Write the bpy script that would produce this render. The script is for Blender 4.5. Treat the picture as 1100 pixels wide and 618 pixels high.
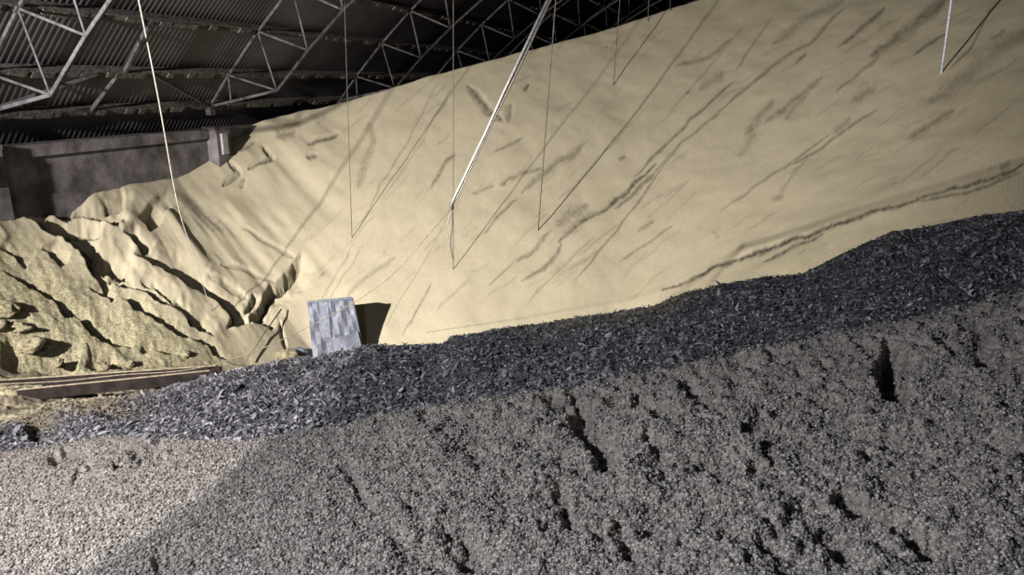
import bpy, bmesh, math, random
import numpy as np
from mathutils import Vector

sc = bpy.context.scene
for o in list(bpy.data.objects): bpy.data.objects.remove(o)
random.seed(4); RNG = np.random.default_rng(4)

# ---------------------------------------------------------------- camera, light, exposure
# the world's origin is the photographer's eye; +Y runs along the hall, -X is the low side wall
FPX = 785.0; PITCH = math.atan(222 / 785); TH = math.radians(18.7)
cd = bpy.data.cameras.new('camera'); cam = bpy.data.objects.new('camera', cd); sc.collection.objects.link(cam)
cd.sensor_width = 36; cd.lens = FPX / 1100 * 36; cd.clip_end = 200; cd.clip_start = 0.05
cam.location = (0, 0, 0); cam.rotation_euler = (math.pi / 2 - PITCH, 0, TH)
sc.camera = cam
sc.view_settings.view_transform = 'Standard'; sc.view_settings.look = 'None'
sc.view_settings.gamma = 1; sc.view_settings.use_curve_mapping = False
sc.view_settings.exposure = 0.0
w = bpy.data.worlds.new('world'); sc.world = w; w.use_nodes = True
w.node_tree.nodes['Background'].inputs[0].default_value = (0.55, 0.6, 0.8, 1)
w.node_tree.nodes['Background'].inputs[1].default_value = 0.0

Fh = np.array([-math.sin(TH), math.cos(TH)]); Rh = np.array([math.cos(TH), math.sin(TH)])
def uvw(u, v, z): return (u * Rh[0] + v * Fh[0], u * Rh[1] + v * Fh[1], z)

def spot(name, loc, target, power, color, angle, blend, radius):
    l = bpy.data.lights.new(name, 'SPOT'); l.energy = power; l.color = color
    l.spot_size = math.radians(angle); l.spot_blend = blend; l.shadow_soft_size = radius
    o = bpy.data.objects.new(name, l); sc.collection.objects.link(o); o.location = loc
    o.rotation_euler = (Vector(target) - Vector(loc)).to_track_quat('-Z', 'Y').to_euler()
    return o
# main floodlight hung under the roof by the left wall, aimed into the crater
spot('floodlight_lamp', uvw(-9.35, 2.2, 0.95), uvw(0.7, 19.0, -1.9), 40000, (1.0, 0.93, 0.84), 75, 1.0, 0.14)
# unseen spot added to light the near left of the mound
spot('left_patch_fill', uvw(-4.2, 0.6, 1.3), uvw(-3.3, 3.3, -2.2), 780, (1.0, 0.885, 0.84), 45, 0.12, 0.02)
# cool unseen fill light, added left of the eye to brighten the foreground
def point(name, loc, power, color, radius):
    l = bpy.data.lights.new(name, 'POINT'); l.energy = power; l.color = color; l.shadow_soft_size = radius
    o = bpy.data.objects.new(name, l); sc.collection.objects.link(o); o.location = loc; return o
point('fill_light', uvw(-2.9, 0.3, 0.95), 650, (0.93, 0.935, 1.0), 0.12)

# ---------------------------------------------------------------- maths helpers
cp, sp = math.cos(PITCH), math.sin(PITCH)
F3 = np.array([Fh[0] * cp, Fh[1] * cp, -sp]); R3 = np.array([Rh[0], Rh[1], 0.0]); U3 = np.cross(R3, F3)
def ray(x, y): return F3 + R3 * (x - 550) / FPX - U3 * (y - 309) / FPX
def proj(x, y, z):
    d = x * F3[0] + y * F3[1] + z * F3[2]; d = np.maximum(d, 1e-3)
    return 550 + FPX * (x * R3[0] + y * R3[1]) / d, 309 - FPX * (x * U3[0] + y * U3[1] + z * U3[2]) / d
def szr(px, py):
    r = ray(px, py); rv = r[0] * Fh[0] + r[1] * Fh[1]; ru = r[0] * Rh[0] + r[1] * Rh[1]
    return ru / rv, r[2] / rv
def hit_x(px, py, X): r = ray(px, py); return r * X / r[0]
def at_v(px, py, v):
    r = ray(px, py); rv = r[0] * Fh[0] + r[1] * Fh[1]; return r * v / rv
def ss(a, b, x):
    t = np.clip((x - a) / (b - a), 0, 1); return t * t * (3 - 2 * t)
def hsh(i, j, seed):
    n = (i.astype(np.int64) * 374761393 + j.astype(np.int64) * 668265263 + seed * 974711) & 0x7fffffff
    n = ((n ^ (n >> 13)) * 1274126177) & 0x7fffffff
    return ((n ^ (n >> 16)) & 0xffff) / 65535.0
def vnoise(x, y, seed=0):
    i = np.floor(x); j = np.floor(y); fx = x - i; fy = y - j
    fx = fx * fx * (3 - 2 * fx); fy = fy * fy * (3 - 2 * fy)
    a = hsh(i, j, seed); b = hsh(i + 1, j, seed); c = hsh(i, j + 1, seed); d = hsh(i + 1, j + 1, seed)
    return (a * (1 - fx) + b * fx) * (1 - fy) + (c * (1 - fx) + d * fx) * fy
def fbm(x, y, seed=0, n=4):
    s = 0; a = 0.5
    for k in range(n): s = s + a * (vnoise(x, y, seed + k) - 0.5); x = x * 2.03 + 7.1; y = y * 2.03 + 3.7; a *= 0.5
    return s * 2
def worley(x, y, seed=0):
    i0 = np.floor(x); j0 = np.floor(y); best = np.full(x.shape, 9.0)
    for di in (-1, 0, 1):
        for dj in (-1, 0, 1):
            i = i0 + di; j = j0 + dj
            cx = i + hsh(i, j, seed); cy = j + hsh(i, j, seed + 5)
            best = np.minimum(best, (x - cx) ** 2 + (y - cy) ** 2)
    return np.sqrt(best)
def pdist(px, py, pts):
    """distance to a polyline and the fraction run along it"""
    best = np.full(px.shape, 1e9); fr = np.zeros(px.shape); n = len(pts) - 1
    if n == 0: return np.hypot(px - pts[0][0], py - pts[0][1]), fr + .5
    for k in range(n):
        a = pts[k]; b = pts[k + 1]; dx, dy = b[0] - a[0], b[1] - a[1]
        t = np.clip(((px - a[0]) * dx + (py - a[1]) * dy) / (dx * dx + dy * dy + 1e-9), 0, 1)
        d = np.hypot(px - a[0] - t * dx, py - a[1] - t * dy)
        m = d < best; best[m] = d[m]; fr[m] = (k + t[m]) / n
    return best, fr

# ---------------------------------------------------------------- shape of the grain pile
XW = -12.84
L3 = (-7.5, 9.5, -4.0); C3 = (-3.93, 13.9, -5.43); D3 = (2.1, 14.1, -5.43)
def crater(u, v, k=.658, kn=.12):
    out = None
    for A, B in ((L3, C3), (C3, D3)):
        ax, ay = A[0], A[1]; dx, dy = B[0] - ax, B[1] - ay; L = math.hypot(dx, dy)
        t = np.clip(((u - ax) * dx + (v - ay) * dy) / (L * L), 0, 1)
        du = u - ax - t * dx; dv = v - ay - t * dy; r = np.hypot(du, dv) + 1e-9
        wn = ss(0, .9, (du * dy / L - dv * dx / L) / r)
        z = A[2] + t * (B[2] - A[2]) + r * (k * (1 - wn) + kn * wn)
        if out is None: out, rb = z, r
        else: out = np.where(r < rb, z, out); rb = np.minimum(r, rb)
    return out
XC = 4.0
def outer(x): return -1.088 + .35 * (XC - XW - np.abs(x - XC))

CREST1 = [(-260, 505), (0, 487), (40, 482), (90, 472), (130, 468), (200, 474), (270, 474), (340, 462), (420, 445), (560, 425), (640, 412), (700, 400), (780, 384), (860, 365), (930, 352), (1000, 340), (1100, 314), (1400, 240)]
CREST2 = [(-260, 520), (0, 455), (40, 438), (60, 432), (150, 424), (190, 412), (230, 401), (270, 392), (330, 380), (345, 380), (400, 364), (430, 364), (475, 362), (490, 353), (530, 346), (600, 336), (700, 321), (740, 306), (775, 297), (820, 289), (860, 287), (910, 262), (960, 240), (1000, 235), (1060, 222), (1100, 218), (1400, 170)]
def tab(c):
    a = np.array([szr(*p) for p in c]); return a[:, 0], a[:, 1]
s1, r1 = tab(CREST1); s2, r2 = tab(CREST2)
GA, GB, GH = .15, -.02, -1.65
v1t = -GH / (GA * s1 + GB - r1)
def V1(s): return np.interp(s, s1, v1t)
def Z1(s): return np.interp(s, s1, r1) * V1(s)
def V2(s): return np.interp(s, [-1, -.77, -.2, 0, .7, 1], [5.1, 5.2, 6.0, 6.2, 7.0, 7.2])
def Z2(s): return np.interp(s, s2, r2) * V2(s)
def gray_z(s, v):
    u = s * v; z = GH + GA * u + GB * v
    v1 = V1(s); z1 = Z1(s); zc = GH + GA * s * v1 + GB * v1
    z = z + (z1 - zc) * ss(.55, 1, v / v1)
    over = np.maximum(v - v1, 0)
    return np.where(v > v1, z1 - .9 * over - .8 * over ** 2, z) - .0 * s
def dark_z(s, v):
    v1 = V1(s); v2 = V2(s); z1 = Z1(s) - .10; z2 = Z2(s)
    t = (v - v1) / (v2 - v1)
    z = z1 + (z2 - z1) * t + .08 * np.sin(np.pi * np.clip(t, 0, 1)) ** 1.0
    back = np.maximum(v - v2, 0)
    return np.where(t > 1, z2 - .25 * back - 1.2 * back ** 2, z)
def back_z(s, v):
    v2 = V2(s); z2 = Z2(s); b = v - v2
    drop = z2 - .10 - .9 * b
    z = drop
    return np.where(b < 0, z2 - .10 + .1 * b - .25 * ss(0, .8, -b), z)
def far_base(s, v):
    u = s * v; x = u * Rh[0] + v * Fh[0]
    return np.maximum(np.minimum(crater(u, v), outer(x)), back_z(s, v))
def far_hit(px, py, v0=7.2):
    s, zr = szr(px, py); v = np.linspace(v0, 60, 6000)
    b = np.nonzero(far_base(np.full_like(v, s), v) > zr * v)[0]
    v = v[b[0]] if len(b) else 20.; return Vector(at_v(px, py, v))

# ---------------------------------------------------------------- object helpers
def link(o): sc.collection.objects.link(o); return o
def tag(o, label=None, cat=None, group=None, kind=None):
    if label: o['label'] = label
    if cat: o['category'] = cat
    if group: o['group'] = group
    if kind: o['kind'] = kind
    return o
def grid_mesh(name, X, Y, Z, mat, keep=None, attrs=None):
    nr, nc = X.shape
    me = bpy.data.meshes.new(name)
    co = np.stack([X, Y, Z], -1).reshape(-1, 3).astype(np.float32)
    idx = np.arange(nr * nc).reshape(nr, nc)
    q = np.stack([idx[:-1, :-1], idx[:-1, 1:], idx[1:, 1:], idx[1:, :-1]], -1).reshape(-1, 4)
    if keep is not None: q = q[keep.reshape(-1)[q].all(1)]
    used = np.zeros(nr * nc, bool); used[q.reshape(-1)] = True
    remap = np.cumsum(used) - 1; q = remap[q]; co = co[used]
    me.vertices.add(len(co)); me.vertices.foreach_set('co', co.reshape(-1))
    me.loops.add(q.size); me.loops.foreach_set('vertex_index', q.reshape(-1).astype(np.int32))
    me.polygons.add(len(q)); me.polygons.foreach_set('loop_start', np.arange(0, q.size, 4, dtype=np.int32))
    me.polygons.foreach_set('use_smooth', np.ones(len(q), bool))
    me.update(calc_edges=True)
    for k, a in (attrs or {}).items():
        at = me.attributes.new(k, 'FLOAT', 'POINT'); at.data.foreach_set('value', a.reshape(-1)[used].astype(np.float32))
    me.materials.append(mat)
    return link(bpy.data.objects.new(name, me))
def raw_mesh(name, co, faces, mat, smooth=True, attrs=None):
    me = bpy.data.meshes.new(name); n = faces.shape[1]
    me.vertices.add(len(co)); me.vertices.foreach_set('co', co.reshape(-1).astype(np.float32))
    me.loops.add(faces.size); me.loops.foreach_set('vertex_index', faces.reshape(-1).astype(np.int32))
    me.polygons.add(len(faces)); me.polygons.foreach_set('loop_start', np.arange(0, faces.size, n, dtype=np.int32))
    me.polygons.foreach_set('use_smooth', np.full(len(faces), smooth))
    me.update(calc_edges=True)
    for k, a in (attrs or {}).items():
        at = me.attributes.new(k, 'FLOAT', 'POINT'); at.data.foreach_set('value', a.astype(np.float32))
    me.materials.append(mat)
    return link(bpy.data.objects.new(name, me))
def bm_obj(name, bm, mat, parent=None, smooth=False):
    me = bpy.data.meshes.new(name); bmesh.ops.recalc_face_normals(bm, faces=bm.faces); bm.to_mesh(me); bm.free()
    if smooth:
        for p in me.polygons: p.use_smooth = True
    me.materials.append(mat); o = link(bpy.data.objects.new(name, me))
    if parent: o.parent = parent
    return o
def empty(name, loc=(0, 0, 0)):
    o = link(bpy.data.objects.new(name, None)); o.location = loc; o.empty_display_size = .2; return o
def bar(bm, a, b, wd, ht, up=(0, 0, 1)):
    """rectangular bar between two points"""
    a = Vector(a); b = Vector(b); d = (b - a).normalized(); upv = Vector(up)
    if abs(d.dot(upv)) > .98: upv = Vector((0, 1, 0))
    s = d.cross(upv).normalized() * wd / 2; t = s.cross(d).normalized() * ht / 2
    vs = [bm.verts.new(p + i * s + j * t) for p in (a, b) for i, j in ((-1, -1), (1, -1), (1, 1), (-1, 1))]
    for f in ((0, 1, 2, 3), (7, 6, 5, 4), (0, 4, 5, 1), (1, 5, 6, 2), (2, 6, 7, 3), (3, 7, 4, 0)): bm.faces.new([vs[k] for k in f])
def angle_bar(bm, a, b, wd, th=.008, up=(0, 0, 1)):
    """steel angle (two thin legs) between two points"""
    a = Vector(a); b = Vector(b); d = (b - a).normalized(); upv = Vector(up)
    if abs(d.dot(upv)) > .98: upv = Vector((1, 0, 0))
    s = d.cross(upv).normalized(); t = s.cross(d).normalized()
    o1 = s * 0; o2 = t * 0
    bar(bm, a + t * (-wd / 2) , b + t * (-wd / 2), wd, th, t)
    bar(bm, a + s * (-wd / 2), b + s * (-wd / 2), th, wd, t)
def tube(name, pts, r, mat, parent=None, r2=None, seg=8):
    bm = bmesh.new(); pts = [Vector(p) for p in pts]; rings = []
    for k, p in enumerate(pts):
        d = (pts[min(k + 1, len(pts) - 1)] - pts[max(k - 1, 0)]).normalized()
        up = Vector((0, 1, 0)) if abs(d.y) < .9 else Vector((1, 0, 0))
        s = d.cross(up).normalized(); t = d.cross(s).normalized()
        rr = r if r2 is None else r + (r2 - r) * k / (len(pts) - 1)
        rings.append([bm.verts.new(p + (s * math.cos(q) + t * math.sin(q)) * rr) for q in [2 * math.pi * j / seg for j in range(seg)]])
    for a, b in zip(rings, rings[1:]):
        for j in range(seg): bm.faces.new((a[j], a[(j + 1) % seg], b[(j + 1) % seg], b[j]))
    bm.faces.new(rings[0][::-1]); bm.faces.new(rings[-1])
    return bm_obj(name, bm, mat, parent, True)
def spline(pts, n=8):
    pts = [Vector(p) for p in pts]; out = []
    P = [pts[0]] + pts + [pts[-1]]
    for k in range(1, len(P) - 2):
        a, b, c, d = P[k - 1:k + 3]
        for j in range(n):
            t = j / n; out.append(.5 * ((2 * b) + (c - a) * t + (2 * a - 5 * b + 4 * c - d) * t * t + (3 * b - a - 3 * c + d) * t ** 3))
    return out + [pts[-1]]

# ---------------------------------------------------------------- materials
def mat(name):
    m = bpy.data.materials.new(name); m.use_nodes = True; nt = m.node_tree
    return m, nt, nt.nodes['Principled BSDF']
def nd(nt, typ, **k):
    n = nt.nodes.new(typ)
    for a, b in k.items():
        if a in n.inputs: n.inputs[a].default_value = b
        else: setattr(n, a, b)
    return n
def ramp(nt, fac, stops):
    r = nt.nodes.new('ShaderNodeValToRGB'); nt.links.new(fac, r.inputs[0])
    e = r.color_ramp.elements
    while len(e) < len(stops): e.new(.5)
    for k, (p, c) in enumerate(stops): e[k].position = p; e[k].color = (*c, 1) if len(c) == 3 else c
    return r.outputs[0]
def mixc(nt, fac, a, b, mode='MIX'):
    m = nt.nodes.new('ShaderNodeMix'); m.data_type = 'RGBA'; m.blend_type = mode
    for s, v in ((0, fac), (6, a), (7, b)):
        if hasattr(v, 'links') or hasattr(v, 'is_linked'): nt.links.new(v, m.inputs[s])
        else: m.inputs[s].default_value = v if s == 0 else (*v, 1)
    return m.outputs[2]
def attr(nt, name): a = nt.nodes.new('ShaderNodeAttribute'); a.attribute_name = name; return a.outputs['Fac']
def coord(nt): return nt.nodes.new('ShaderNodeNewGeometry').outputs['Position']
def noise(nt, scale, detail=4, rough=.6, vec=None):
    n = nd(nt, 'ShaderNodeTexNoise', Scale=scale, Detail=detail, Roughness=rough)
    nt.links.new(vec if vec else coord(nt), n.inputs['Vector']); return n.outputs['Fac']
def bump(nt, bsdf, h, strength, dist):
    b = nd(nt, 'ShaderNodeBump', Strength=strength, Distance=dist); nt.links.new(h, b.inputs['Height']); nt.links.new(b.outputs[0], bsdf.inputs['Normal']); return b

def simple(name, c1, c2, scale=6, rough=.8, metal=0, bstr=.3, bdist=.01, lo=.35, hi=.65):
    m, nt, b = mat(name); f = noise(nt, scale)
    nt.links.new(ramp(nt, f, [(lo, c1), (hi, c2)]), b.inputs['Base Color'])
    b.inputs['Roughness'].default_value = rough; b.inputs['Metallic'].default_value = metal; b.inputs['Specular IOR Level'].default_value = .12
    bump(nt, b, noise(nt, scale * 5), bstr, bdist); return m

# far slope: packed soybeans, dust stains with painted shade, scree of coarse beans
def mk_far():
    m, nt, b = mat('soybean_slope')
    pos = coord(nt)
    base = ramp(nt, noise(nt, 1.3, 6, .6), [(.3, (.26, .235, .175)), (.7, (.32, .292, .222))])
    fine = noise(nt, 55, 3, .7)
    base = mixc(nt, .30, base, ramp(nt, fine, [(.35, (.14, .12, .075)), (.6, (.43, .395, .30))]))
    co = ramp(nt, noise(nt, 34, 4, .75), [(.38, (.045, .04, .024)), (.62, (.255, .238, .158))])
    cf = attr(nt, 'coarse')
    mm = nt.nodes.new('ShaderNodeMath'); mm.operation = 'MULTIPLY'; nt.links.new(cf, mm.inputs[0]); mm.inputs[1].default_value = .85
    base = mixc(nt, mm.outputs[0], base, co)
    st = attr(nt, 'stain_shade')
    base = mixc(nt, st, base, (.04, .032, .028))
    nt.links.new(base, b.inputs['Base Color']); b.inputs['Roughness'].default_value = .9
    b.inputs['Specular IOR Level'].default_value = .15
    bump(nt, b, noise(nt, 45, 4, .7), .35, .02); return m
def mk_near():
    m, nt, b = mat('soybean_near')
    vor = nd(nt, 'ShaderNodeTexVoronoi', Scale=75.0); nt.links.new(coord(nt), vor.inputs['Vector'])
    sep = nt.nodes.new('ShaderNodeSeparateColor'); nt.links.new(vor.outputs['Color'], sep.inputs[0])
    base = ramp(nt, sep.outputs[0], [(0, (.20, .185, .165)), (.5, (.38, .36, .33)), (1, (.60, .575, .53))])
    base = mixc(nt, .35, base, ramp(nt, noise(nt, 5, 5, .6), [(.3, (.23, .21, .19)), (.7, (.52, .48, .42))]))
    base = mixc(nt, attr(nt, 'stain_shade'), base, (.045, .04, .04))
    nt.links.new(base, b.inputs['Base Color']); b.inputs['Roughness'].default_value = .85
    b.inputs['Specular IOR Level'].default_value = .2
    bump(nt, b, noise(nt, 90, 3, .7), .5, .01); return m
def mk_bean():
    m, nt, b = mat('loose_bean')
    base = ramp(nt, attr(nt, 'rnd'), [(0, (.13, .12, .115)), (.4, (.30, .285, .265)), (.8, (.50, .475, .435)), (1, (.72, .69, .64))])
    nt.links.new(base, b.inputs['Base Color']); b.inputs['Roughness'].default_value = .7; b.inputs['Specular IOR Level'].default_value = .25; return m
def mk_husk():
    m, nt, b = mat('husk_crust')
    base = ramp(nt, attr(nt, 'rnd'), [(0, (.065, .065, .075)), (.5, (.29, .29, .31)), (.85, (.52, .52, .56)), (1, (.80, .80, .83))])
    base = mixc(nt, attr(nt, 'beige'), base, (.50, .45, .33))
    nt.links.new(base, b.inputs['Base Color']); b.inputs['Roughness'].default_value = .75; b.inputs['Specular IOR Level'].default_value = .3; return m
def mk_huskbed():
    m, nt, b = mat('husk_bed')
    base = ramp(nt, noise(nt, 30, 5, .75), [(.35, (.04, .04, .046)), (.62, (.32, .32, .345))])
    base = mixc(nt, attr(nt, 'beige'), base, ramp(nt, noise(nt, 40, 4, .7), [(.35, (.20, .17, .11)), (.6, (.52, .47, .34))]))
    nt.links.new(base, b.inputs['Base Color']); b.inputs['Roughness'].default_value = .95; b.inputs['Specular IOR Level'].default_value = .1
    bump(nt, b, noise(nt, 60, 4, .7), .8, .02); return m
M_far, M_near, M_bean, M_husk, M_huskbed = mk_far(), mk_near(), mk_bean(), mk_husk(), mk_huskbed()
M_steel = simple('dusty_steel', (.025, .023, .027), (.062, .058, .065), 9, .75, 0)
M_purlin = simple('dust_covered_purlin', (.03, .026, .025), (.11, .10, .095), 14, .95, 0, .9, .04)
M_conc = simple('grimy_concrete', (.045, .04, .042), (.14, .13, .142), 1.8, .95, 0, .5, .02)
M_conc2 = simple('pale_concrete', (.16, .15, .155), (.27, .26, .265), 5, .9)
M_rope = simple('white_rope', (.34, .33, .32), (.60, .585, .57), 30, .8)
M_cord = simple('pale_cord', (.15, .145, .13), (.26, .25, .225), 20, .8)
M_cable = simple('grey_cable', (.03, .028, .026), (.10, .092, .085), 20, .8)
M_twine = simple('dull_twine', (.09, .075, .055), (.18, .155, .12), 20, .9)
M_blue = simple('blue_grey_cable', (.30, .32, .42), (.55, .58, .72), 20, .7)
M_wood = simple('dark_timber', (.004, .003, .003), (.013, .009, .009), 7, .85)
M_knot = simple('knot_tape', (.05, .045, .05), (.12, .11, .12), 20, .9)
M_clod = simple('bean_clod', (.12, .105, .065), (.30, .27, .195), 22, .95, 0, .9, .03)
M_scrap = simple('pale_scrap', (.6, .6, .66), (.8, .8, .84), 14, .7)
M_floor = simple('floor_concrete', (.15, .14, .13), (.25, .24, .22), 2, .95)

# ---------------------------------------------------------------- the hall
SPAN = XC - XW; HEAD = math.radians(50)
RAD = SPAN / math.sin(HEAD)
def arc(a, off=0):        # a = heading still to go (HEAD at the eave, -HEAD at the far eave)
    zc = .15 - .0 - RAD * math.cos(HEAD) - .75
    return XC - (RAD + off) * math.sin(a), zc + (RAD + off) * math.cos(a)
def box_obj(name, lo, hi, m):
    bm = bmesh.new(); bar(bm, ((lo[0] + hi[0]) / 2, lo[1], (lo[2] + hi[2]) / 2), ((lo[0] + hi[0]) / 2, hi[1], (lo[2] + hi[2]) / 2), hi[0] - lo[0], hi[2] - lo[2])
    return bm_obj(name, bm, m)
Y0, Y1 = -14.0, 62.0; ZF = -7.5; ZT = -1.13
XR = XC + SPAN
tag(box_obj('floor', (XW - .5, Y0, ZF - .3), (XR + .5, Y1, ZF), M_floor), kind='structure')
def wall_side(name, x0, x1, face):
    bm = bmesh.new(); yc = (Y0 + Y1) / 2
    xm = (x0 + x1) / 2
    bar(bm, (xm, Y0, (ZF + ZT - .22) / 2), (xm, Y1, (ZF + ZT - .22) / 2), x1 - x0, ZT - .22 - ZF)
    xs = xm + face * .05
    bar(bm, (xs, Y0, ZT - .11), (xs, Y1, ZT - .11), x1 - x0 + .10, .22)      # coping that projects a little
    return tag(bm_obj(name, bm, M_conc), kind='structure')
wall_side('wall_left', XW - .45, XW, 1); wall_side('wall_right', XR, XR + .45, -1)
def gable(name, y0, y1):
    bm = bmesh.new(); prof = [(XR, ZF), (XW, ZF)] + [arc(HEAD * (1 - 2 * k / 24), .15) for k in range(25)]
    a = [bm.verts.new((x, y0, z)) for x, z in prof]; b = [bm.verts.new((x, y1, z)) for x, z in prof]
    bm.faces.new(a); bm.faces.new(b[::-1])
    for k in range(len(a)): bm.faces.new((a[k], b[k], b[(k + 1) % len(a)], a[(k + 1) % len(a)]))
    return tag(bm_obj(name, bm, M_conc), kind='structure')
gable('wall_back', Y1, Y1 + .3); gable('wall_front', Y0 - .3, Y0)

# corrugated roof sheeting
mr, nt, b = mat('roof_sheet')
rb = ramp(nt, noise(nt, .9, 4, .6), [(.3, (.028, .026, .032)), (.7, (.065, .060, .072))])
nt.links.new(rb, b.inputs['Base Color']); b.inputs['Roughness'].default_value = .6; b.inputs['Metallic'].default_value = .2
ys = np.arange(Y0, Y1 + .01, .0325); aa = np.linspace(HEAD * 1.06, -HEAD * 1.06, 41)
cor = .016 * np.sin(ys * 2 * math.pi / .13)
AA, YY = np.meshgrid(aa, ys, indexing='ij'); OFF = .22 + cor[None, :] + 0 * AA
zc_ = .15 - RAD * math.cos(HEAD) - .75
ceil = grid_mesh('ceiling', XC - (RAD + OFF) * np.sin(AA), YY, zc_ + (RAD + OFF) * np.cos(AA), mr)
tag(ceil, kind='structure')

# trusses
NP = 29
TA = [HEAD] + [HEAD - .98 / RAD - k * (2 * HEAD - 1.96 / RAD) / (NP - 2) for k in range(NP - 1)] + [-HEAD]
TOP = [arc(a) for a in TA]
def rot_in(k):   # inner chord node between top nodes k and k+1
    return arc((TA[k] + TA[k + 1]) / 2, -1.2)
BOT = [rot_in(k) for k in range(1, NP - 1)]
def make_truss(Y):
    root = empty('roof_truss', (XW + .1, Y, -.9))
    def part(name, pairs, wd, kind=angle_bar):
        bm = bmesh.new()
        for a, c in pairs:
            A = Vector((a[0], 0, a[1])) - Vector((XW + .1, 0, -.9)); B = Vector((c[0], 0, c[1])) - Vector((XW + .1, 0, -.9))
            if kind is angle_bar: angle_bar(bm, A, B, wd, .012, (0, 1, 0))
            else: bar(bm, A, B, wd, wd)
        return bm_obj(name, bm, M_steel, root)
    part('top_chord', list(zip(TOP, TOP[1:])), .05)
    foot, foot2 = TOP[0], TOP[-1]
    part('bottom_chord', list(zip([foot] + BOT, BOT + [foot2])), .052)
    for k in range(1, NP):           # web members: each a part
        if 1 <= k <= NP - 2 : part('web_brace', [(TOP[k], BOT[k - 1])], .038)
        if k >= 2 and k - 2 < len(BOT): part('web_brace', [(TOP[k], BOT[k - 2])], .038)
    for T, B in ((TOP[1], BOT[0]), (TOP[-2], BOT[-1])):
        F = foot if T is TOP[1] else foot2
        t = (T[0] - F[0]) / (B[0] - F[0]); part('web_strut', [(T, (T[0], F[1] + t * (B[1] - F[1])))], .038)
    for F in (foot, foot2):
        bm = bmesh.new(); c = Vector((F[0] - XW - .1, 0, F[1] + .9 - .08))
        bar(bm, c + Vector((0, 0, -.12)), c + Vector((0, 0, .1)), .14, .18)
        bm_obj('bearing_plate', bm, M_steel, root)
    return root
TY = [9.1 + 5.9 * k for k in range(7)]
tl = ['roof truss nearest the camera, cut by the left edge of the photo', 'roof truss standing on the pale column above the left wall',
      'roof truss behind the thin cable, third from the left edge', 'roof truss fourth from the left, half hidden by the bean slope',
      'roof truss fifth from the left in the dark under the roof', 'roof truss sixth from the left in the dark under the roof', 'furthest roof truss deep in the dark at the top']
proto = make_truss(TY[0]); trusses = [proto]
for Y in TY[1:]:
    r = proto.copy(); link(r); r.location.y = Y; trusses.append(r)
    for c in list(proto.children):
        d = c.copy(); link(d); d.parent = r
for r, l in zip(trusses, tl): tag(r, l, 'roof truss', 'roof trusses across the hall')

# purlins along the hall, thick with dust
ordn = ['lowest', 'second', 'third', 'fourth', 'fifth', 'sixth', 'seventh', 'eighth', 'ninth', 'tenth', 'eleventh', 'twelfth', 'thirteenth']
for k in range(0, 13):
    x, z = arc(TA[k], .10); a = TA[k]
    bm = bmesh.new(); n = Vector((-math.sin(a), 0, math.cos(a)))
    hgt = .17
    bar(bm, (0, 0, 0), (0, Y1 - Y0, 0), .07, hgt, n)
    bar(bm, (n.x * -.085, 0, n.z * -.085), (n.x * -.085, Y1 - Y0, n.z * -.085), .15, .03, n)
    # ragged dust hanging on the lower flange
    for j in range(150):
        y = random.uniform(18, Y1 - Y0 - 20); q = random.uniform(.02, .07)
        bar(bm, (n.x * -.10, y, n.z * -.10 - q / 3), (n.x * -.10, y + random.uniform(.1, .5), n.z * -.10 - q / 3), .12, q, n)
    p = bm_obj('purlin', bm, M_purlin); p.location = (x, Y0, z)
    tag(p, 'dust covered roof purlin running along the hall, %s one up from the left wall' % ordn[k], 'purlin', 'dust covered purlins')

# bracing rods in the roof plane
def on_roof(px, py, k):
    x = TOP[k][0]; h = hit_x(px, py, x); return Vector((x, h[1], TOP[k][1]))
rods = [([(162, 20, 2), (133, 78, 1)], 'short pale rod between the upper two purlins beside the white rope'),
        ([(129, 88, 1), (101, 148, 0)], 'short dusty rod running down to the wall top left of the white rope')]
for pts, lab in rods:
    P = [on_roof(*q) for q in pts]
    bm = bmesh.new(); bar(bm, P[0], P[1], .07, .07); tag(bm_obj('bracing_rod', bm, M_steel), lab, 'rod')
for a, Yt, lab in (((105, 82, 1), TY[0], 'diagonal brace rising right from the foot of the nearest truss'), ((165, 86, 1), TY[1], 'diagonal brace rising left from the truss foot on the pale column')):
    A = on_roof(*a); B = Vector((TOP[0][0], Yt, TOP[0][1]))
    bm = bmesh.new(); bar(bm, A, B, .06, .06); tag(bm_obj('diagonal_brace', bm, M_steel), lab, 'brace')

# columns against the wall under each truss
for Y, lab in zip(TY[:4], ['concrete column under the nearest truss by the left edge', 'pale concrete column between the wall and the bean slope', 'concrete column sunk in the beans under the third truss', 'concrete column sunk in the beans under the fourth truss']):
    root = empty('concrete_column', (XW, Y, ZF))
    bm = bmesh.new(); bar(bm, (.16, 0, 0), (.16, 0, ZT - ZF - .02), .30, .50); bm_obj('shaft', bm, M_conc, root)
    bm = bmesh.new(); bar(bm, (.36, -.05, ZT - ZF - .60), (.36, -.05, ZT - ZF - .10), .06, .20); bm_obj('face_plate', bm, M_conc2, root)
    bm = bmesh.new(); bar(bm, (.12, 0, ZT - ZF - .02), (.12, 0, ZT - ZF + .06), .36, .56); bm_obj('capital', bm, M_conc, root)
    tag(root, lab, 'column', 'concrete columns along the left wall')

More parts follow.
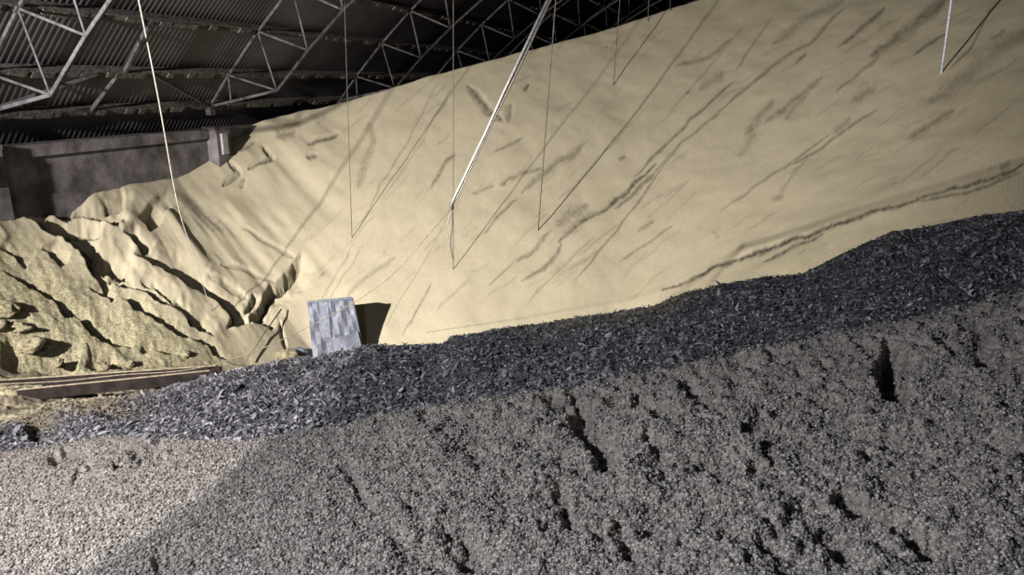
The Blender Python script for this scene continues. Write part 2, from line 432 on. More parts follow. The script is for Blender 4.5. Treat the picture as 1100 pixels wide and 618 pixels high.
# ---------------------------------------------------------------- the big slope
# dust marks, cracks and painted shade on the slope: (points, half width, darkness, depth cut)
ST = [
 ([(-10, 432), (60, 428), (140, 422), (240, 406)], 9, 1.0, .03), ([(-10, 446), (20, 440), (60, 432)], 10, 1.0, .03), ([(-20, 412), (60, 413), (230, 400)], 5, 1.0, 0), ([(-10, 398), (40, 400), (90, 404)], 7, .95, .05),  # black shade around the timbers and below the rim, painted on the floor
 ([(502, 93), (514, 107), (526, 122), (540, 130)], 5, .8, .03), ([(549, 112), (548, 130)], 4, .6, .02), ([(568, 90), (564, 99)], 3, .8, .02),
 ([(470, 192), (480, 172), (490, 165)], 3, .6, 0), ([(530, 165), (562, 148)], 2.5, .5, 0), ([(560, 205), (600, 175), (627, 156)], 6, .55, 0), ([(622, 158), (612, 172)], 5, .45, 0),
 ([(652, 50)], 2, .7, 0), ([(666, 172), (672, 168)], 3, .7, 0), ([(737, 99), (741, 96)], 2, .7, 0),
 ([(790, 85), (740, 130), (681, 190)], 2.5, .65, 0), ([(780, 112), (735, 150), (700, 190)], 2.5, .5, 0), ([(726, 70), (760, 62), (785, 40)], 4, .5, 0), ([(752, 95), (778, 76)], 6, .4, 0),
 ([(705, 176), (655, 222), (622, 242), (600, 260)], 4, .85, .01), ([(704, 186), (660, 225)], 3.5, .7, 0), ([(602, 262), (592, 283), (562, 300)], 3, .6, 0), ([(598, 240), (628, 220)], 13, .5, 0), ([(606, 252), (640, 228)], 9, .5, 0),
 ([(592, 247), (566, 274), (554, 279)], 4, .55, 0), ([(552, 280), (524, 308)], 1.5, .5, 0), ([(722, 243), (695, 262), (664, 281)], 2, .5, 0), ([(702, 238), (686, 249)], 4, .45, 0),
 ([(712, 180), (665, 245), (618, 303)], 1.8, .6, 0), ([(645, 270), (612, 290)], 4, .35, 0), ([(640, 255), (600, 290), (565, 325)], 2, .35, 0),
 ([(537, 199), (560, 188), (582, 180)], 4, .55, 0), ([(507, 208), (532, 198)], 2, .5, 0), ([(555, 213), (530, 238), (519, 251)], 2.5, .6, 0), ([(540, 200), (545, 196)], 3, .7, 0), ([(464, 203), (476, 178)], 2.5, .5, 0),
 ([(463, 303), (455, 318), (434, 360)], 1.7, .55, 0), ([(424, 275), (392, 298), (374, 316)], 5, .4, 0), ([(343, 298), (349, 290)], 3, .4, 0), ([(500, 200), (480, 240), (455, 270)], 1.2, .3, 0),
 ([(400, 150), (392, 180), (384, 200)], 7, .4, 0), ([(396, 130), (404, 155)], 6, .4, 0), ([(380, 262), (345, 320)], 1.5, .35, 0), ([(390, 262), (352, 322)], 1.5, .3, 0),
 ([(470, 90), (440, 150), (400, 215), (385, 250)], 1.5, .4, 0), ([(485, 95), (455, 150), (410, 215)], 1.3, .35, 0), ([(480, 108), (470, 125)], 4, .4, 0),  # the two long thin lines paint in the hanging cable's shadow
 ([(333, 156), (352, 147), (364, 142)], 3, .8, .05), ([(330, 171), (341, 167)], 3, .7, .04), ([(300, 148), (318, 141)], 6, .45, .03), ([(284, 157), (292, 168), (268, 179)], 3, .8, .07), ([(246, 173), (256, 184), (240, 197)], 3.5, .75, .07), ([(258, 160), (275, 150)], 3, .6, .04), ([(262, 190), (258, 200)], 3, .5, .03),
 ([(188, 208), (210, 224), (240, 250)], 10, .45, .0),
 ([(1105, 172), (1085, 183), (1030, 199), (985, 211), (930, 229), (885, 246), (840, 262), (790, 283), (765, 290), (735, 305), (712, 315)], 3.6, 1.0, .015),
 ([(1100, 182), (1040, 204), (990, 214)], 3.4, .8, .01), ([(885, 250), (860, 262), (820, 279)], 3.2, .8, .01), ([(1085, 172), (1075, 178)], 5, .6, .02),
 ([(890, 145), (860, 165), (820, 195), (775, 226)], 2, .5, 0), ([(912, 128), (896, 143)], 6, .4, 0), ([(868, 98), (842, 128)], 5, .4, 0), ([(870, 165), (835, 210)], 3, .3, 0), ([(764, 250), (772, 258)], 3, .35, 0), ([(840, 210), (830, 215)], 5, .4, 0),
 ([(800, 143), (830, 106)], 7, .5, 0), ([(822, 130), (882, 84)], 5, .5, 0), ([(810, 140), (795, 165)], 7, .3, 0),
 ([(778, 113), (830, 70), (870, 45), (905, 10)], 3, .55, 0), ([(832, 45), (862, 24), (905, 2)], 8, .4, 0), ([(900, 53), (930, 28), (952, 8)], 4, .7, 0),
 ([(936, 63), (960, 43), (1000, 14), (1018, -4)], 9, .65, 0), ([(898, 98), (925, 80), (945, 60)], 3, .5, 0), ([(915, 110), (938, 98)], 8, .4, 0), ([(980, 62), (1016, 37)], 3, .65, 0),
 ([(1020, 76), (1045, 48), (1072, -2)], 1.6, .6, 0), ([(976, 149), (995, 136), (1024, 118)], 5, .6, 0), ([(842, 180), (885, 156), (942, 117)], 2, .6, 0), ([(853, 68), (867, 58)], 2.5, .6, 0),
 ([(1000, 110), (1105, 28)], 14, .4, 0), ([(1065, 42), (1080, 32)], 4, .4, 0), ([(830, 20), (790, 75)], 2, .4, 0), ([(800, 25), (770, 60), (720, 120)], 2, .3, 0), ([(705, 45), (690, 60), (640, 130), (600, 200)], 1.0, .15, 0),
 ([(620, 20), (598, 55)], 3, .2, 0), ([(1100, 225), (1000, 238), (950, 255)], 2, .25, .01), ([(690, 120), (640, 175), (600, 215)], 2, .3, 0),
 # broken crust and run-outs on the left
 ([(270, 346), (255, 337)], 2.5, .7, .08), ([(300, 342), (306, 372)], 2, .7, .05),
 ([(262, 248), (316, 277)], 2.5, .4, .03), ([(240, 283), (296, 305)], 2.5, .35, .03), ([(225, 292), (265, 318)], 3, .3, .03),
]
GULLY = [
 ([(321, 268), (312, 288), (300, 306), (288, 315), (276, 331), (266, 350)], 4, .30, .9), ([(272, 312), (260, 332)], 3, .16, .8), ([(266, 340), (292, 358)], 3, .12, .8),  # dark run-out channels on the left flank: points, half width px, depth m, painted shade
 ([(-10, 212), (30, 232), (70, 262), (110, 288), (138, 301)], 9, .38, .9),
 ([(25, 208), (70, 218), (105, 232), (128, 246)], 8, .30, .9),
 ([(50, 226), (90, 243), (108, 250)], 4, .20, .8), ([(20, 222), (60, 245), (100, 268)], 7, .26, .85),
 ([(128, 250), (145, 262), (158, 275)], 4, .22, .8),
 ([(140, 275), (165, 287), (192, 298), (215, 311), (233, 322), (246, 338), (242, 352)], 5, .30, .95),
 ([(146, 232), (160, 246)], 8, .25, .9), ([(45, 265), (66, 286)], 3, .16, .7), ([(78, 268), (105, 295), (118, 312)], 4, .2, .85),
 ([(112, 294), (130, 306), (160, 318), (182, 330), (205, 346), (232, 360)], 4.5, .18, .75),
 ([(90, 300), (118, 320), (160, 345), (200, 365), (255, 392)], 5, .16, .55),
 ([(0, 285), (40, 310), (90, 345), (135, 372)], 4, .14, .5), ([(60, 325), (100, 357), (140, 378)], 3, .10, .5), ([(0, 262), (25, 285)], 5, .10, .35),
 ([(-5, 393), (40, 397), (85, 403)], 7, .30, .9), ([(90, 393), (125, 396)], 4, .15, .8), ([(150, 375), (190, 385)], 2.5, .10, .5),  # first channel imitates a hump's shadow, cut in and darkened
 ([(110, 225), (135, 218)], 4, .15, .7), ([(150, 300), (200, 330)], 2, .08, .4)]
NV = 640
sA = np.concatenate([np.linspace(-1.6, -.9, 140)[:-1], np.linspace(-.9, .9, 1120), np.linspace(.9, 1.9, 160)[1:]]); NS = len(sA)
vA = np.concatenate([np.linspace(4.6, 8, 60), np.geomspace(8.02, 34, NV - 90), np.geomspace(34.3, 62, 30)])
S, V = np.meshgrid(sA, vA)
Zf = far_base(S, V); U = S * V
X = U * Rh[0] + V * Fh[0]; Y = U * Rh[1] + V * Fh[1]
PX, PY = proj(X, Y, Zf)
# broad relief first
Zf += .10 * fbm(X * .35, Y * .35, 11) + .05 * fbm(X * 1.1, Y * 1.1, 12, 3) * ss(8, 10, V)
left = ss(330, 200, PX) * ss(150, 200, PY)
run = X * .35 + Y * .94
ridge = fbm((run) * 1.2 + .25 * fbm(X * .5, Y * .5, 3), X * .12, 21, 4)
Zf += left * (.20 * ridge) * ss(200, 235, PY) * ss(0, 60, 420 - PY)
midl = ss(400, 330, PX) * ss(150, 240, PX) * ss(340, 300, PY)
Zf += .12 * midl * fbm(run * 1.3, X * .3, 22, 3)
stain_shade = np.zeros_like(Zf); nz = vnoise(PX / 3.2, PY / 3.2, 31) * .55 + vnoise(PX / 1.6, PY / 1.6, 32) * .45
# the dust lies in streaks along the fall of the slope
al = (PX * -.64 + PY * .77); ac = (PX * .77 + PY * .64)
nstr = vnoise(al / 14, ac / 2.2, 33) * .5 + vnoise(al / 5, ac / 1.5, 34) * .5
def paint(pts, w, dk, cut, ragged=1.0, wob=1.0, jit=1.0):
    global stain_shade, Zf
    xs = [p[0] for p in pts]; ys_ = [p[1] for p in pts]; g = w * 2.2 + 4
    m = (PX > min(xs) - g) & (PX < max(xs) + g) & (PY > min(ys_) - g) & (PY < max(ys_) + g) & (V > 7.6)
    if not m.any(): return
    x = PX[m] + wob * 3.5 * (vnoise(PX[m] / (9 + 5 * wob), PY[m] / (9 + 5 * wob), 41) - .5); y = PY[m] + wob * 3.5 * (vnoise(PX[m] / (9 + 5 * wob), PY[m] / (9 + 5 * wob), 42) - .5)
    d, fr = pdist(x, y, pts)
    end = np.clip(np.minimum(fr, 1 - fr) * 5 + .35, 0, 1) if len(pts) > 1 else 1
    e = np.clip(1 - d / (w * 1.35 * end + .01), 0, 1)
    n = nz[m] * .5 + nstr[m] * .5
    k = ss(.0, .75, e - ragged * .95 * (n - .25)) * dk * .9 * (e > 0)
    k = k * np.clip(.25 + 1.5 * (vnoise(PX[m] / 2.1, PY[m] / 2.1, 35) * .5 + nstr[m] * .5), 0, 1.15)
    stain_shade[m] = np.maximum(stain_shade[m], k)
    if cut: Zf[m] -= cut * ss(0, .4 if cut > .1 else .6, e + .2 * jit * (n - .5) * (e > 0))
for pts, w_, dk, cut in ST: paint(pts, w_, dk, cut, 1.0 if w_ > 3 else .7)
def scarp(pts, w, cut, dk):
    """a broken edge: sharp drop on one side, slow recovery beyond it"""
    global stain_shade, Zf
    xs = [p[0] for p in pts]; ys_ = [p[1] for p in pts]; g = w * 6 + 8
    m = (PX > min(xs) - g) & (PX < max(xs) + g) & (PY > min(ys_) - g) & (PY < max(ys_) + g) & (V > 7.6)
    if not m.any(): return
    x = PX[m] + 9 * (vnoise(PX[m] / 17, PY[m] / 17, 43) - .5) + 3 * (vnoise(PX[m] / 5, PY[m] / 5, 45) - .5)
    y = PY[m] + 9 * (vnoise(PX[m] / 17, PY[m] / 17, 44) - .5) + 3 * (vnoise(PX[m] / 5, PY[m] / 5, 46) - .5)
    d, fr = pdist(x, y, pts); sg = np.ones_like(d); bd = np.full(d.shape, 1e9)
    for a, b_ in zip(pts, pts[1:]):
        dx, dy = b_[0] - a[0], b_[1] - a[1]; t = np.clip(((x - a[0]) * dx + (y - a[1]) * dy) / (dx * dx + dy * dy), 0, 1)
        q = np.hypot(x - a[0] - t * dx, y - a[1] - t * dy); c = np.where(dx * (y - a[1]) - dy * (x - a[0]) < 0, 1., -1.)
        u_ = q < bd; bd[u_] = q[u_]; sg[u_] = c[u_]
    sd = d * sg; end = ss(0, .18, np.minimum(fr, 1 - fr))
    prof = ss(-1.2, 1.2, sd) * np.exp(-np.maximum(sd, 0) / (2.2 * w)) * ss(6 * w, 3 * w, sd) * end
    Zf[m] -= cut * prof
    stain_shade[m] = np.maximum(stain_shade[m], dk * ss(-2, 1, sd) * ss(w * 1.3, w * .3, sd) * end)  # shade below the broken edge goes into the colour
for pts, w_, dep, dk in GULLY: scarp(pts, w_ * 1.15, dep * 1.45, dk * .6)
for pts, w_, dep, dk in []: paint(pts, w_ * 1.05, dk, dep * 1.05, .3, 1.8, 0)
# faint streaks everywhere on the right slope
for k in range(150):
    x0 = RNG.uniform(340, 1100); y0 = RNG.uniform(10, 300); L = RNG.uniform(8, 60)
    an = RNG.uniform(.55, .9) if x0 < 800 else RNG.uniform(.4, .75); paint([(x0, y0), (x0 - L * math.cos(an), y0 + L * math.sin(an))], RNG.uniform(1, 2.6), RNG.uniform(.10, .30), 0, 1.0)
stain_shade += .10 * np.clip(nstr - .55, 0, 1) * ss(330, 500, PX)
stain_shade = np.clip(stain_shade, 0, 1)
coarse = np.clip(left * ss(-40, 60, (PY - (232 + .50 * PX))) + .35 * ss(-2, 14, PY - np.interp(PX, [700, 800, 900, 1000, 1100], [320, 280, 243, 210, 175])) * ss(690, 740, PX), 0, 1)
# grain relief where the beans lie loose
Zf += (.012 + .02 * left) * coarse * fbm(X * 9, Y * 9, 51, 3) + .004 * fbm(X * 14, Y * 14, 52, 2)
Zf += .022 * (coarse * .9 + .05) * (vnoise(X * 22, Y * 22, 53) - .5) * ss(16, 9, V)
keep = (X > XW - .08) & (X < XR + .1) & (Y > Y0) & (Y < Y1 + .1)
far = grid_mesh('soybean_pile', X, Y, Zf, M_far, keep, dict(stain_shade=stain_shade, coarse=coarse))
tag(far, 'huge cream soybean slope falling into a crater with dark dust streaks', 'grain pile', kind='stuff')

# ---------------------------------------------------------------- grey bean mound in the foreground
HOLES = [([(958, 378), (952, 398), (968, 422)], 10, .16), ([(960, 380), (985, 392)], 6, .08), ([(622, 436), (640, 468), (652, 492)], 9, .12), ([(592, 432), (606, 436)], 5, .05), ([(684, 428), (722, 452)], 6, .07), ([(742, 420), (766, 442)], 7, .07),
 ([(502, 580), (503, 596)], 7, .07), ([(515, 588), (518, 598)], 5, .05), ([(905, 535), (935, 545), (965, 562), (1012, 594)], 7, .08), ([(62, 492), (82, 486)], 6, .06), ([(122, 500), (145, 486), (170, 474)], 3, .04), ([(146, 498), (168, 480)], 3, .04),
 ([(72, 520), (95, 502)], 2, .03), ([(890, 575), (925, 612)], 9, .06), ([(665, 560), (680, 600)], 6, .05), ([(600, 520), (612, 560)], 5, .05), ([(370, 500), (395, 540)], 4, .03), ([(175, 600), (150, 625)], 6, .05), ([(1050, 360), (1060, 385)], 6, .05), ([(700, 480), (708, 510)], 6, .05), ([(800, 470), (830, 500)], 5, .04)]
NV2 = 460
SG = np.concatenate([np.linspace(-1.9, -.93, 130)[:-1], np.linspace(-.93, .93, 1180), np.linspace(.93, 2.2, 160)[1:]]); NS2 = len(SG)
S, T = np.meshgrid(SG, np.linspace(0, 1, NV2))
Vg = 1.25 * ((V1(S) + .32) / 1.25) ** T
Zg = gray_z(S, Vg); Ug = S * Vg
Xg = Ug * Rh[0] + Vg * Fh[0]; Yg = Ug * Rh[1] + Vg * Fh[1]
PX, PY = proj(Xg, Yg, Zg)
rough = ss(250, 480, PX) * .8 + .25
edge = ss(.0, .5, (V1(S) + .05 - Vg))                     # keep the crest line where it is
lump = fbm(Xg * 3.2, Yg * 3.2, 61, 3)
Zg += edge * rough * .08 * lump + rough * .05 * fbm(Xg * 11, Yg * 11, 62, 3) + .03 * edge * fbm(Xg * .9, Yg * .9, 66, 2)
st = np.zeros_like(Zg)
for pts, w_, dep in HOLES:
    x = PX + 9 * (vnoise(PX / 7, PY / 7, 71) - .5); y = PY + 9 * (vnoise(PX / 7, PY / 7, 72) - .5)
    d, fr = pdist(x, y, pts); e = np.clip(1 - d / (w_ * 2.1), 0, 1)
    Zg -= dep * 1.1 * ss(0, .9, e); st = np.maximum(st, .35 * ss(.1, .8, e))  # hollows are also darkened in the colour, for their shade
g = np.clip(1 - worley(Xg * 70, Yg * 70, 63) * 1.25, 0, 1)
Zg += .008 * np.sqrt(g) + rough * .016 * (vnoise(Xg * 45, Yg * 45, 64) - .5) + rough * .024 * (vnoise(Xg * 24, Yg * 24, 65) - .5)
# darker round spot by the left rim
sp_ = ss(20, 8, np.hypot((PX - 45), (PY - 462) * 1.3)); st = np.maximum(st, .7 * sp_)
near = grid_mesh('bean_mound', Xg, Yg, Zg, M_near, None, dict(stain_shade=np.clip(st, 0, 1)))
tag(near, 'grey lumpy mound of mouldy soybeans filling the foreground', 'grain mound', kind='stuff')

# loose beans lying on the mound (uncountable)
N = 150000
s_ = RNG.uniform(-.95, .95, N); v1 = V1(s_)
tt = RNG.uniform(0, 1, N)
zr0 = -.95; zrc = Z1(s_) / v1
zr = zr0 + (zrc + .004 - zr0) * tt
# walk the screen-even samples back to a distance on the mound
v_ = -GH / (GA * s_ + GB - zr); v_ = np.clip(v_, 1.5, v1 + .05)
i = np.clip(np.searchsorted(SG, s_), 0, NS2 - 1)
tq = np.log(v_ / 1.25) / np.log((V1(s_) + .32) / 1.25); j = np.clip((tq * (NV2 - 1)).round().astype(int), 0, NV2 - 1)
P = np.stack([Xg[j, i], Yg[j, i], Zg[j, i]], -1)
ok = RNG.random(N) < .45 + .55 * ss(150, 420, PX[j, i]); P = P[ok]; N = len(P)
rad = RNG.uniform(.0045, .0085, N) * (1 + .35 * (RNG.random(N) > .9))
P[:, 2] += rad * .5
oc = np.array([(1, 0, 0), (-1, 0, 0), (0, 1, 0), (0, -1, 0), (0, 0, 1), (0, 0, -1)], float)
fc = np.array([(0, 2, 4), (2, 1, 4), (1, 3, 4), (3, 0, 4), (2, 0, 5), (1, 2, 5), (3, 1, 5), (0, 3, 5)])
ang = RNG.uniform(0, 6.28, N); ca, sa = np.cos(ang), np.sin(ang)
sc3 = np.stack([rad * 1.25, rad * .95, rad * .9], -1)
vv = oc[None] * sc3[:, None]
co = np.stack([vv[..., 0] * ca[:, None] - vv[..., 1] * sa[:, None], vv[..., 0] * sa[:, None] + vv[..., 1] * ca[:, None], vv[..., 2]], -1) + P[:, None]
fcs = (fc[None] + 6 * np.arange(N)[:, None, None]).reshape(-1, 3)
rn = np.repeat(RNG.random(N), 6)
lb = raw_mesh('loose_beans', co.reshape(-1, 3), fcs, M_bean, True, dict(rnd=rn))
tag(lb, 'loose grey and beige soybeans scattered all over the foreground mound', 'soybeans', kind='stuff')

# ---------------------------------------------------------------- dark husk ridge
NV3 = 170
SD = np.concatenate([np.linspace(-1.9, -.93, 90)[:-1], np.linspace(-.93, .93, 1040), np.linspace(.93, 2.0, 110)[1:]]); NS3 = len(SD)
S, T = np.meshgrid(SD, np.linspace(-.06, 1, NV3))
V1s, V2s = V1(S), V2(S); Vd = V1s + T * (V2s + .35 - V1s)
Zd = dark_z(S, Vd); Ud = S * Vd
Xd = Ud * Rh[0] + Vd * Fh[0]; Yd = Ud * Rh[1] + Vd * Fh[1]
PX, PY = proj(Xd, Yd, Zd)
body = np.sin(np.pi * np.clip((Vd - V1s) / (V2s - V1s), 0, 1))
Zd -= .05 * ss(250, 500, PX) + .03
Zd += .10 * body * fbm(Xd * 2.2, Yd * 2.2, 81, 3) + .05 * fbm(Xd * 9, Yd * 9, 82, 3) * (.35 + .65 * body) + .02 * (vnoise(Xd * 30, Yd * 30, 83) - .5)
hole, _ = pdist(PX, PY, [(38, 458), (52, 456)]); Zd -= .14 * ss(18, 4, hole)
def beige_at(px, py):
    top = np.interp(px, [c[0] for c in CREST2], [c[1] for c in CREST2])
    a = ss(175, 90, px) * ss(22, 8, py - top + .10 * (px - 90).clip(-90, 0) * -1)
    b_ = .45 * ss(540, 580, px) * ss(760, 700, px) * ss(20, 6, py - top)
    c_ = .35 * ss(690, 720, px) * ss(790, 730, px) * ss(12, 4, py - top)
    return np.clip(a + b_ + c_, 0, 1)
bg = beige_at(PX, PY)
bg = np.clip(bg * (.6 + .8 * vnoise(PX / 6, PY / 6, 84)), 0, 1)
dk_ = grid_mesh('husk_ridge', Xd, Yd, Zd, M_huskbed, None, dict(beige=bg))
tag(dk_, 'dark blue-grey ridge of pods and husks behind the foreground mound', 'husk ridge', kind='stuff')

N = 108000
s_ = RNG.uniform(-1.05, 1.15, N); tt = RNG.uniform(0, 1, N) ** .85
i = np.clip(np.searchsorted(SD, s_), 0, NS3 - 1)
t_ = RNG.uniform(.03, .86, N); j = np.clip(((t_ + .06) / 1.06 * (NV3 - 1)).round().astype(int), 0, NV3 - 1)
P = np.stack([Xd[j, i], Yd[j, i], Zd[j, i]], -1)
Ln = RNG.uniform(.007, .019, N) * (1 + 1.0 * (RNG.random(N) > .94)); Wd = Ln * RNG.uniform(.22, .5, N)
yaw = RNG.uniform(0, 6.28, N); pit = RNG.normal(0, .45, N); rol = RNG.normal(0, .6, N)
d = np.stack([np.cos(yaw) * np.cos(pit), np.sin(yaw) * np.cos(pit), np.sin(pit)], -1)
sd = np.stack([-np.sin(yaw), np.cos(yaw), 0 * yaw], -1); up = np.cross(d, sd)
sd2 = sd * np.cos(rol)[:, None] + up * np.sin(rol)[:, None]; up2 = np.cross(d, sd2)
P[:, 2] += .010 + np.abs(np.sin(pit)) * Ln * .5
rows = []
for a, hgt, wf in ((-1, 0, .35), (-.3, .35, 1), (.4, .38, .9), (1, 0, .2)):
    for q in (-1, 1):
        rows.append(P + d * (a * Ln)[:, None] + sd2 * (q * Wd * wf)[:, None] + up2 * (hgt * Wd)[:, None] * (1))
co = np.stack(rows, 1)
fq = np.array([(0, 1, 3, 2), (2, 3, 5, 4), (4, 5, 7, 6)])
fcs = (fq[None] + 8 * np.arange(N)[:, None, None]).reshape(-1, 4)
bz = np.clip(bg[j, i] * 1.1, 0, 1)
hk = raw_mesh('husks', co.reshape(-1, 3), fcs, M_husk, True, dict(rnd=np.repeat(RNG.random(N), 8), beige=np.repeat(bz, 8)))
tag(hk, 'curled dark pods and husks lying over the dark ridge', 'husks', kind='stuff')

# ---------------------------------------------------------------- blue-grey sheet box on the crater floor
mb, nt, b = mat('blue_grey_sheet')
wv = nd(nt, 'ShaderNodeTexNoise', Scale=2.6, Detail=5, Roughness=.65)
mp = nt.nodes.new('ShaderNodeMapping'); mp.inputs['Scale'].default_value = (2.2, 2.2, .7); nt.links.new(coord(nt), mp.inputs[0]); nt.links.new(mp.outputs[0], wv.inputs['Vector'])
nt.links.new(ramp(nt, wv.outputs['Fac'], [(.32, (.025, .029, .046)), (.5, (.05, .058, .088)), (.68, (.115, .128, .17))]), b.inputs['Base Color'])
b.inputs['Roughness'].default_value = .6; bump(nt, b, noise(nt, 7, 4, .6), .6, .03)
bv = 13.9
TL, TR, BR, BL = at_v(330, 325, bv), at_v(378, 320, bv + .15), at_v(390, 378, bv - .15), at_v(337, 392, bv - .35)
root = empty('sheet_metal_box', tuple((BL + BR) / 2))
o0 = Vector((BL + BR) / 2)
def loc(p): return Vector(p) - o0
TLv, TRv, BRv, BLv = [loc(p) for p in (TL, TR, BR, BL)]
nrm = (TRv - TLv).cross(BLv - TLv).normalized()
if nrm.dot(Vector(F3)) < 0: nrm = -nrm
dep = nrm * .42
def lerp2(a, b_): # point on front face, a across, b_ down
    return (TLv.lerp(TRv, a)).lerp(BLv.lerp(BRv, a), b_)
bm = bmesh.new(); n = 10
front = [[bm.verts.new(lerp2(i_ / n, j_ / n) + nrm * (.018 * math.sin(i_ * 2.1 + j_) + .012 * random.random())) for i_ in range(n + 1)] for j_ in range(n + 1)]
backv = [bm.verts.new(p + dep) for p in (TLv, TRv, BRv, BLv)]
for j_ in range(n):
    for i_ in range(n): bm.faces.new((front[j_][i_], front[j_][i_ + 1], front[j_ + 1][i_ + 1], front[j_ + 1][i_]))
bm.faces.new(backv[::-1])
bm.faces.new([front[0][i_] for i_ in range(n, -1, -1)] + [backv[0], backv[1]])
bm.faces.new([front[j_][n] for j_ in range(n, -1, -1)] + [backv[1], backv[2]])
bm.faces.new([front[n][i_] for i_ in range(n + 1)] + [backv[2], backv[3]])
bm.faces.new([front[j_][0] for j_ in range(n + 1)] + [backv[3], backv[0]])
bm_obj('body', bm, mb, root)
M_seam = simple('pale_seam', (.08, .09, .125), (.135, .148, .19), 12, .6)
bm = bmesh.new(); bar(bm, lerp2(.36, .01) - nrm * .012, lerp2(.33, .62) - nrm * .012, .17, .012, nrm)
tag(bm_obj('seam', bm, M_seam, root), 'pale vertical seam')
bm = bmesh.new(); bar(bm, lerp2(0, 0) - nrm * .015, lerp2(1, 0) - nrm * .015, .03, .04); bar(bm, lerp2(1, 0) - nrm * .01, lerp2(1, 1) - nrm * .01, .03, .03)
bm_obj('rim', bm, M_seam, root)
bm = bmesh.new(); q = [lerp2(.42, .66), lerp2(.98, .62), lerp2(1.0, .98), lerp2(.36, .98)]
vs = [bm.verts.new(p - nrm * e) for e in (.03, .07) for p in q]
for f in ((0, 1, 2, 3), (7, 6, 5, 4), (0, 4, 5, 1), (1, 5, 6, 2), (2, 6, 7, 3), (3, 7, 4, 0)): bm.faces.new([vs[k] for k in f])
bm_obj('lower_flap', bm, mb, root)
tag(root, 'blue-grey battered sheet metal box standing on the crater floor', 'box')

# ---------------------------------------------------------------- timbers and clods at the left
for lab, a, c, wd, ht, va, vc in (('upper dark timber beam lying across the crater floor at left', (-40, 418), (238, 399), .07, .17, 9.0, 9.4),
                          ('lower dark timber beam with a pale edge in front of the other', (20, 425), (226, 404), .05, .14, 8.4, 8.9)):
    root = empty('timber_beam', tuple(at_v(*a, va))); A = Vector((0, 0, 0)); B = Vector(at_v(*c, vc)) - Vector(at_v(*a, va))
    bm = bmesh.new(); bar(bm, A, B, wd, ht); bm_obj('web', bm, M_wood, root)
    bm = bmesh.new(); bar(bm, A + Vector((0, 0, ht / 2 + .006)), B + Vector((0, 0, ht / 2 + .006)), wd * .35, .012); tag(bm_obj('top_edge', bm, M_twine, root), 'paler strip along the top edge')
    tag(root, lab, 'beam')
def clod(px, py, r, label, m=M_clod, name='bean_clod', sq=.7, group=None):
    p = far_hit(px, py); bm = bmesh.new(); bmesh.ops.create_icosphere(bm, subdivisions=4, radius=r)
    sd_ = random.uniform(0, 50)
    for v in bm.verts:
        n_ = float(fbm(np.array([v.co.x / r * 1.6 + sd_]), np.array([v.co.y / r * 1.6 + v.co.z / r * 2.1]), 91, 3)[0])
        v.co *= 1 + .75 * n_ + .10 * (random.random() - .5); v.co.z *= sq
    o = bm_obj(name, bm, m, None, True); o.location = p + Vector((0, 0, r * .25)); o.rotation_euler.z = sd_
    tag(o, label, 'clod' if name == 'bean_clod' else 'scrap', group); return o
clod(4, 337, .19, 'large bean clod at the left edge casting a long shadow', group='clods on the crater floor')
clod(24, 354, .13, 'bean clod just below and right of the large left edge clod', group='clods on the crater floor')
clod(-2, 352, .12, 'small bean clod cut by the left edge of the photo', group='clods on the crater floor')
clod(33, 373, .16, 'flat bean clod above the timber beams at far left', group='clods on the crater floor')
clod(62, 392, .09, 'small pale clod just above the beams', group='clods on the crater floor')
clod(198, 383, .09, 'bright clod resting at the foot of the left slope', group='clods on the crater floor')
clod(110, 396, .10, 'clod beside the white scraps above the beams', group='clods on the crater floor')
clod(140, 392, .07, 'small clod behind the white scraps', group='clods on the crater floor')
clod(150, 403, .06, 'pale blue scrap on the upper timber beam', M_scrap, 'scrap')
clod(168, 402, .08, 'white scrap lying beside the pale blue scrap', M_scrap, 'scrap', .35)
clod(323, 380, .13, 'blue-grey scrap beside the sheet metal box', mb, 'scrap', .9)
clod(309, 384, .16, 'bean clod left of the blue-grey scrap by the box', group='clods by the box')

# ---------------------------------------------------------------- ropes and cables
def roof_z(x):
    s = max(-1, min(1, (XC - x) / RAD)); return zc_ + RAD * math.sqrt(1 - s * s)
def cable(name, top, bottom, r, m, label, cat='cable', over=None):
    B = far_hit(*bottom); v = B.x * Fh[0] + B.y * Fh[1]
    A = Vector(at_v(*top, v)); d = (A - B)
    t = 1.0
    while (B + d * t).z < roof_z((B + d * t).x) and t < 30: t += .05
    B2 = B - Vector((0, 0, .05))
    o = tube(name, [B2] + [B + d * t * k / 6 for k in range(1, 7)], r, m); tag(o, label, cat); return o
rb0 = far_hit(228, 336); vr = rb0.x * Fh[0] + rb0.y * Fh[1]
rp = [rb0 - Vector((0, 0, .05)), Vector(at_v(206, 268, vr - .1)), Vector(at_v(190, 216, vr - .25)), Vector(at_v(170, 105, vr - .4)), Vector(at_v(149, 0, vr - .5))]
dr = rp[-1] - rp[-2]; tr = 0
while (rp[-1] + dr * tr).z < roof_z((rp[-1] + dr * tr).x) and tr < 8: tr += .05
tag(tube('hanging_rope', spline(rp, 5) + [rp[-1] + dr * tr * q / 3 for q in (1, 2, 3)], .005, M_cord, r2=.016), 'pale rope hanging to the slope in front of the left wall', 'rope')
cable('hanging_cable', (370, 0), (378, 255), .008, M_cable, 'thin cable hanging to the slope right of the pale column')
cable('hanging_cable', (487, 0), (487, 288), .008, M_cable, 'thin cable passing behind the rope knot')
cable('hanging_cable', (597, 0), (578, 248), .012, M_cable, 'dark cable hanging right of the thick white rope')
cable('hanging_cable', (666, 0), (659, 90), .012, M_cable, 'faint short cable meeting the upper slope right of centre')
cable('hanging_cable', (1022, 0), (1011, 80), .022, M_blue, 'blue-grey cable against the upper right slope')
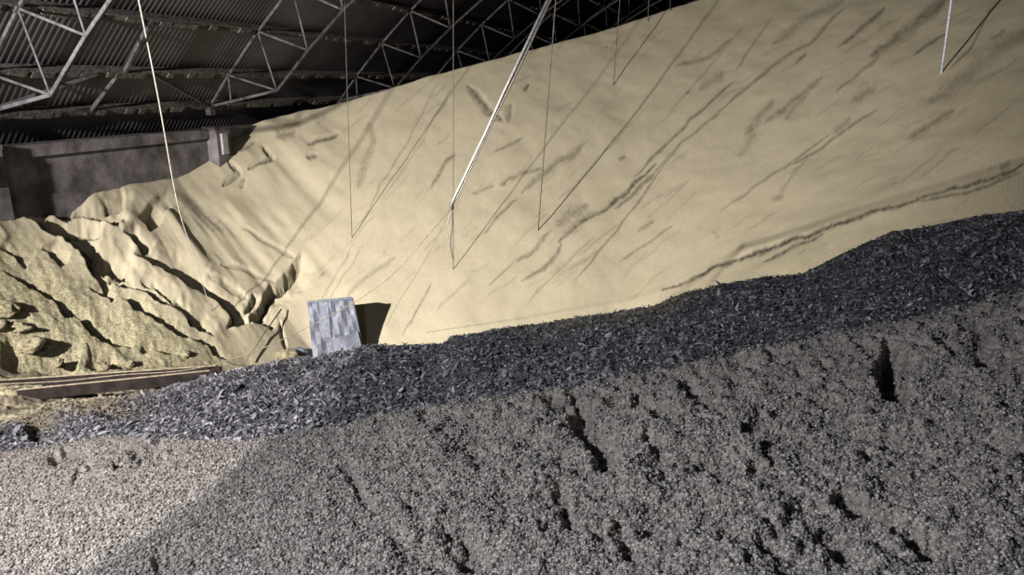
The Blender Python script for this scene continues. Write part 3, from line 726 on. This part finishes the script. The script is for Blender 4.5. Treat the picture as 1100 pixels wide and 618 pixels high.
cable('hanging_cable', (697, 0), (696, 22), .012, M_cable, 'faint cable ending at the slope top, left of its neighbour')
cable('hanging_cable', (720, 0), (720, 12), .012, M_cable, 'furthest faint cable at the slope top near centre right')

K = Vector(at_v(485, 222, 10)); Mx = Vector(at_v(590, 0, 6.2)); Dn = Mx - K
t = 1.0
while (K + Dn * t).z < roof_z((K + Dn * t).x) - .1 and t < 12: t += .05
root = empty('knotted_rope', tuple(K))
side = Vector(R3) * .015
for sgn in (-1, 1):
    pts = [Dn * t * k / 40 + side * sgn * (.8 + .2 * math.sin(k)) + Vector((0, 0, .004 * math.sin(k * 2.1))) for k in range(41)]
    tube('strand', pts, .014, M_rope, root)
bm = bmesh.new(); bmesh.ops.create_icosphere(bm, subdivisions=3, radius=.038)
for v in bm.verts: v.co.z *= 1.5; v.co *= 1 + .12 * math.sin(v.co.z * 160)
tag(bm_obj('knot', bm, M_knot, root, True), 'dark wrapped knot')
tube('tail', spline([Vector((0, 0, -.03)), Vector(at_v(486, 240, 10)) - K, Vector(at_v(484, 262, 10)) - K, Vector(at_v(487, 280, 10)) - K]), .008, M_cable, root)
tube('tail', spline([Vector((0, 0, -.03)), Vector(at_v(480, 245, 10)) - K, Vector(at_v(482, 262, 10)) - K]), .005, M_cord, root)
tag(root, 'thick white doubled rope running down to a knot in mid air', 'rope')

g1 = [at_v(483, 226, 10), at_v(455, 258, 10), at_v(425, 292, 10.1), at_v(385, 322, 10.2), at_v(330, 352, 10), at_v(270, 379, 9.6), at_v(205, 397, 9.2), at_v(130, 403, 8.9), at_v(60, 410, 8.7), at_v(-30, 414, 8.4)]
tag(tube('guy_line', spline(g1, 8), .0065, M_twine), 'thin line sagging from the knot past the box to the left', 'line')
g2 = [at_v(483, 226, 10), at_v(462, 270, 10.6), at_v(444, 300, 11.4), at_v(425, 330, 12.5), at_v(415, 350, 13.5)]
tag(tube('guy_line', spline(g2, 8), .004, M_twine), 'faint pale line dropping steeply from the knot right of the box', 'line')
h1, h2 = far_hit(303, 338), far_hit(264, 390)
tag(tube('stick', [h1 + Vector((0, 0, .12)), (h1 + h2) / 2 + Vector((0, 0, .10)), h2 + Vector((0, 0, .05))], .014, M_twine), 'thin stick lying on the crust left of the box', 'stick')
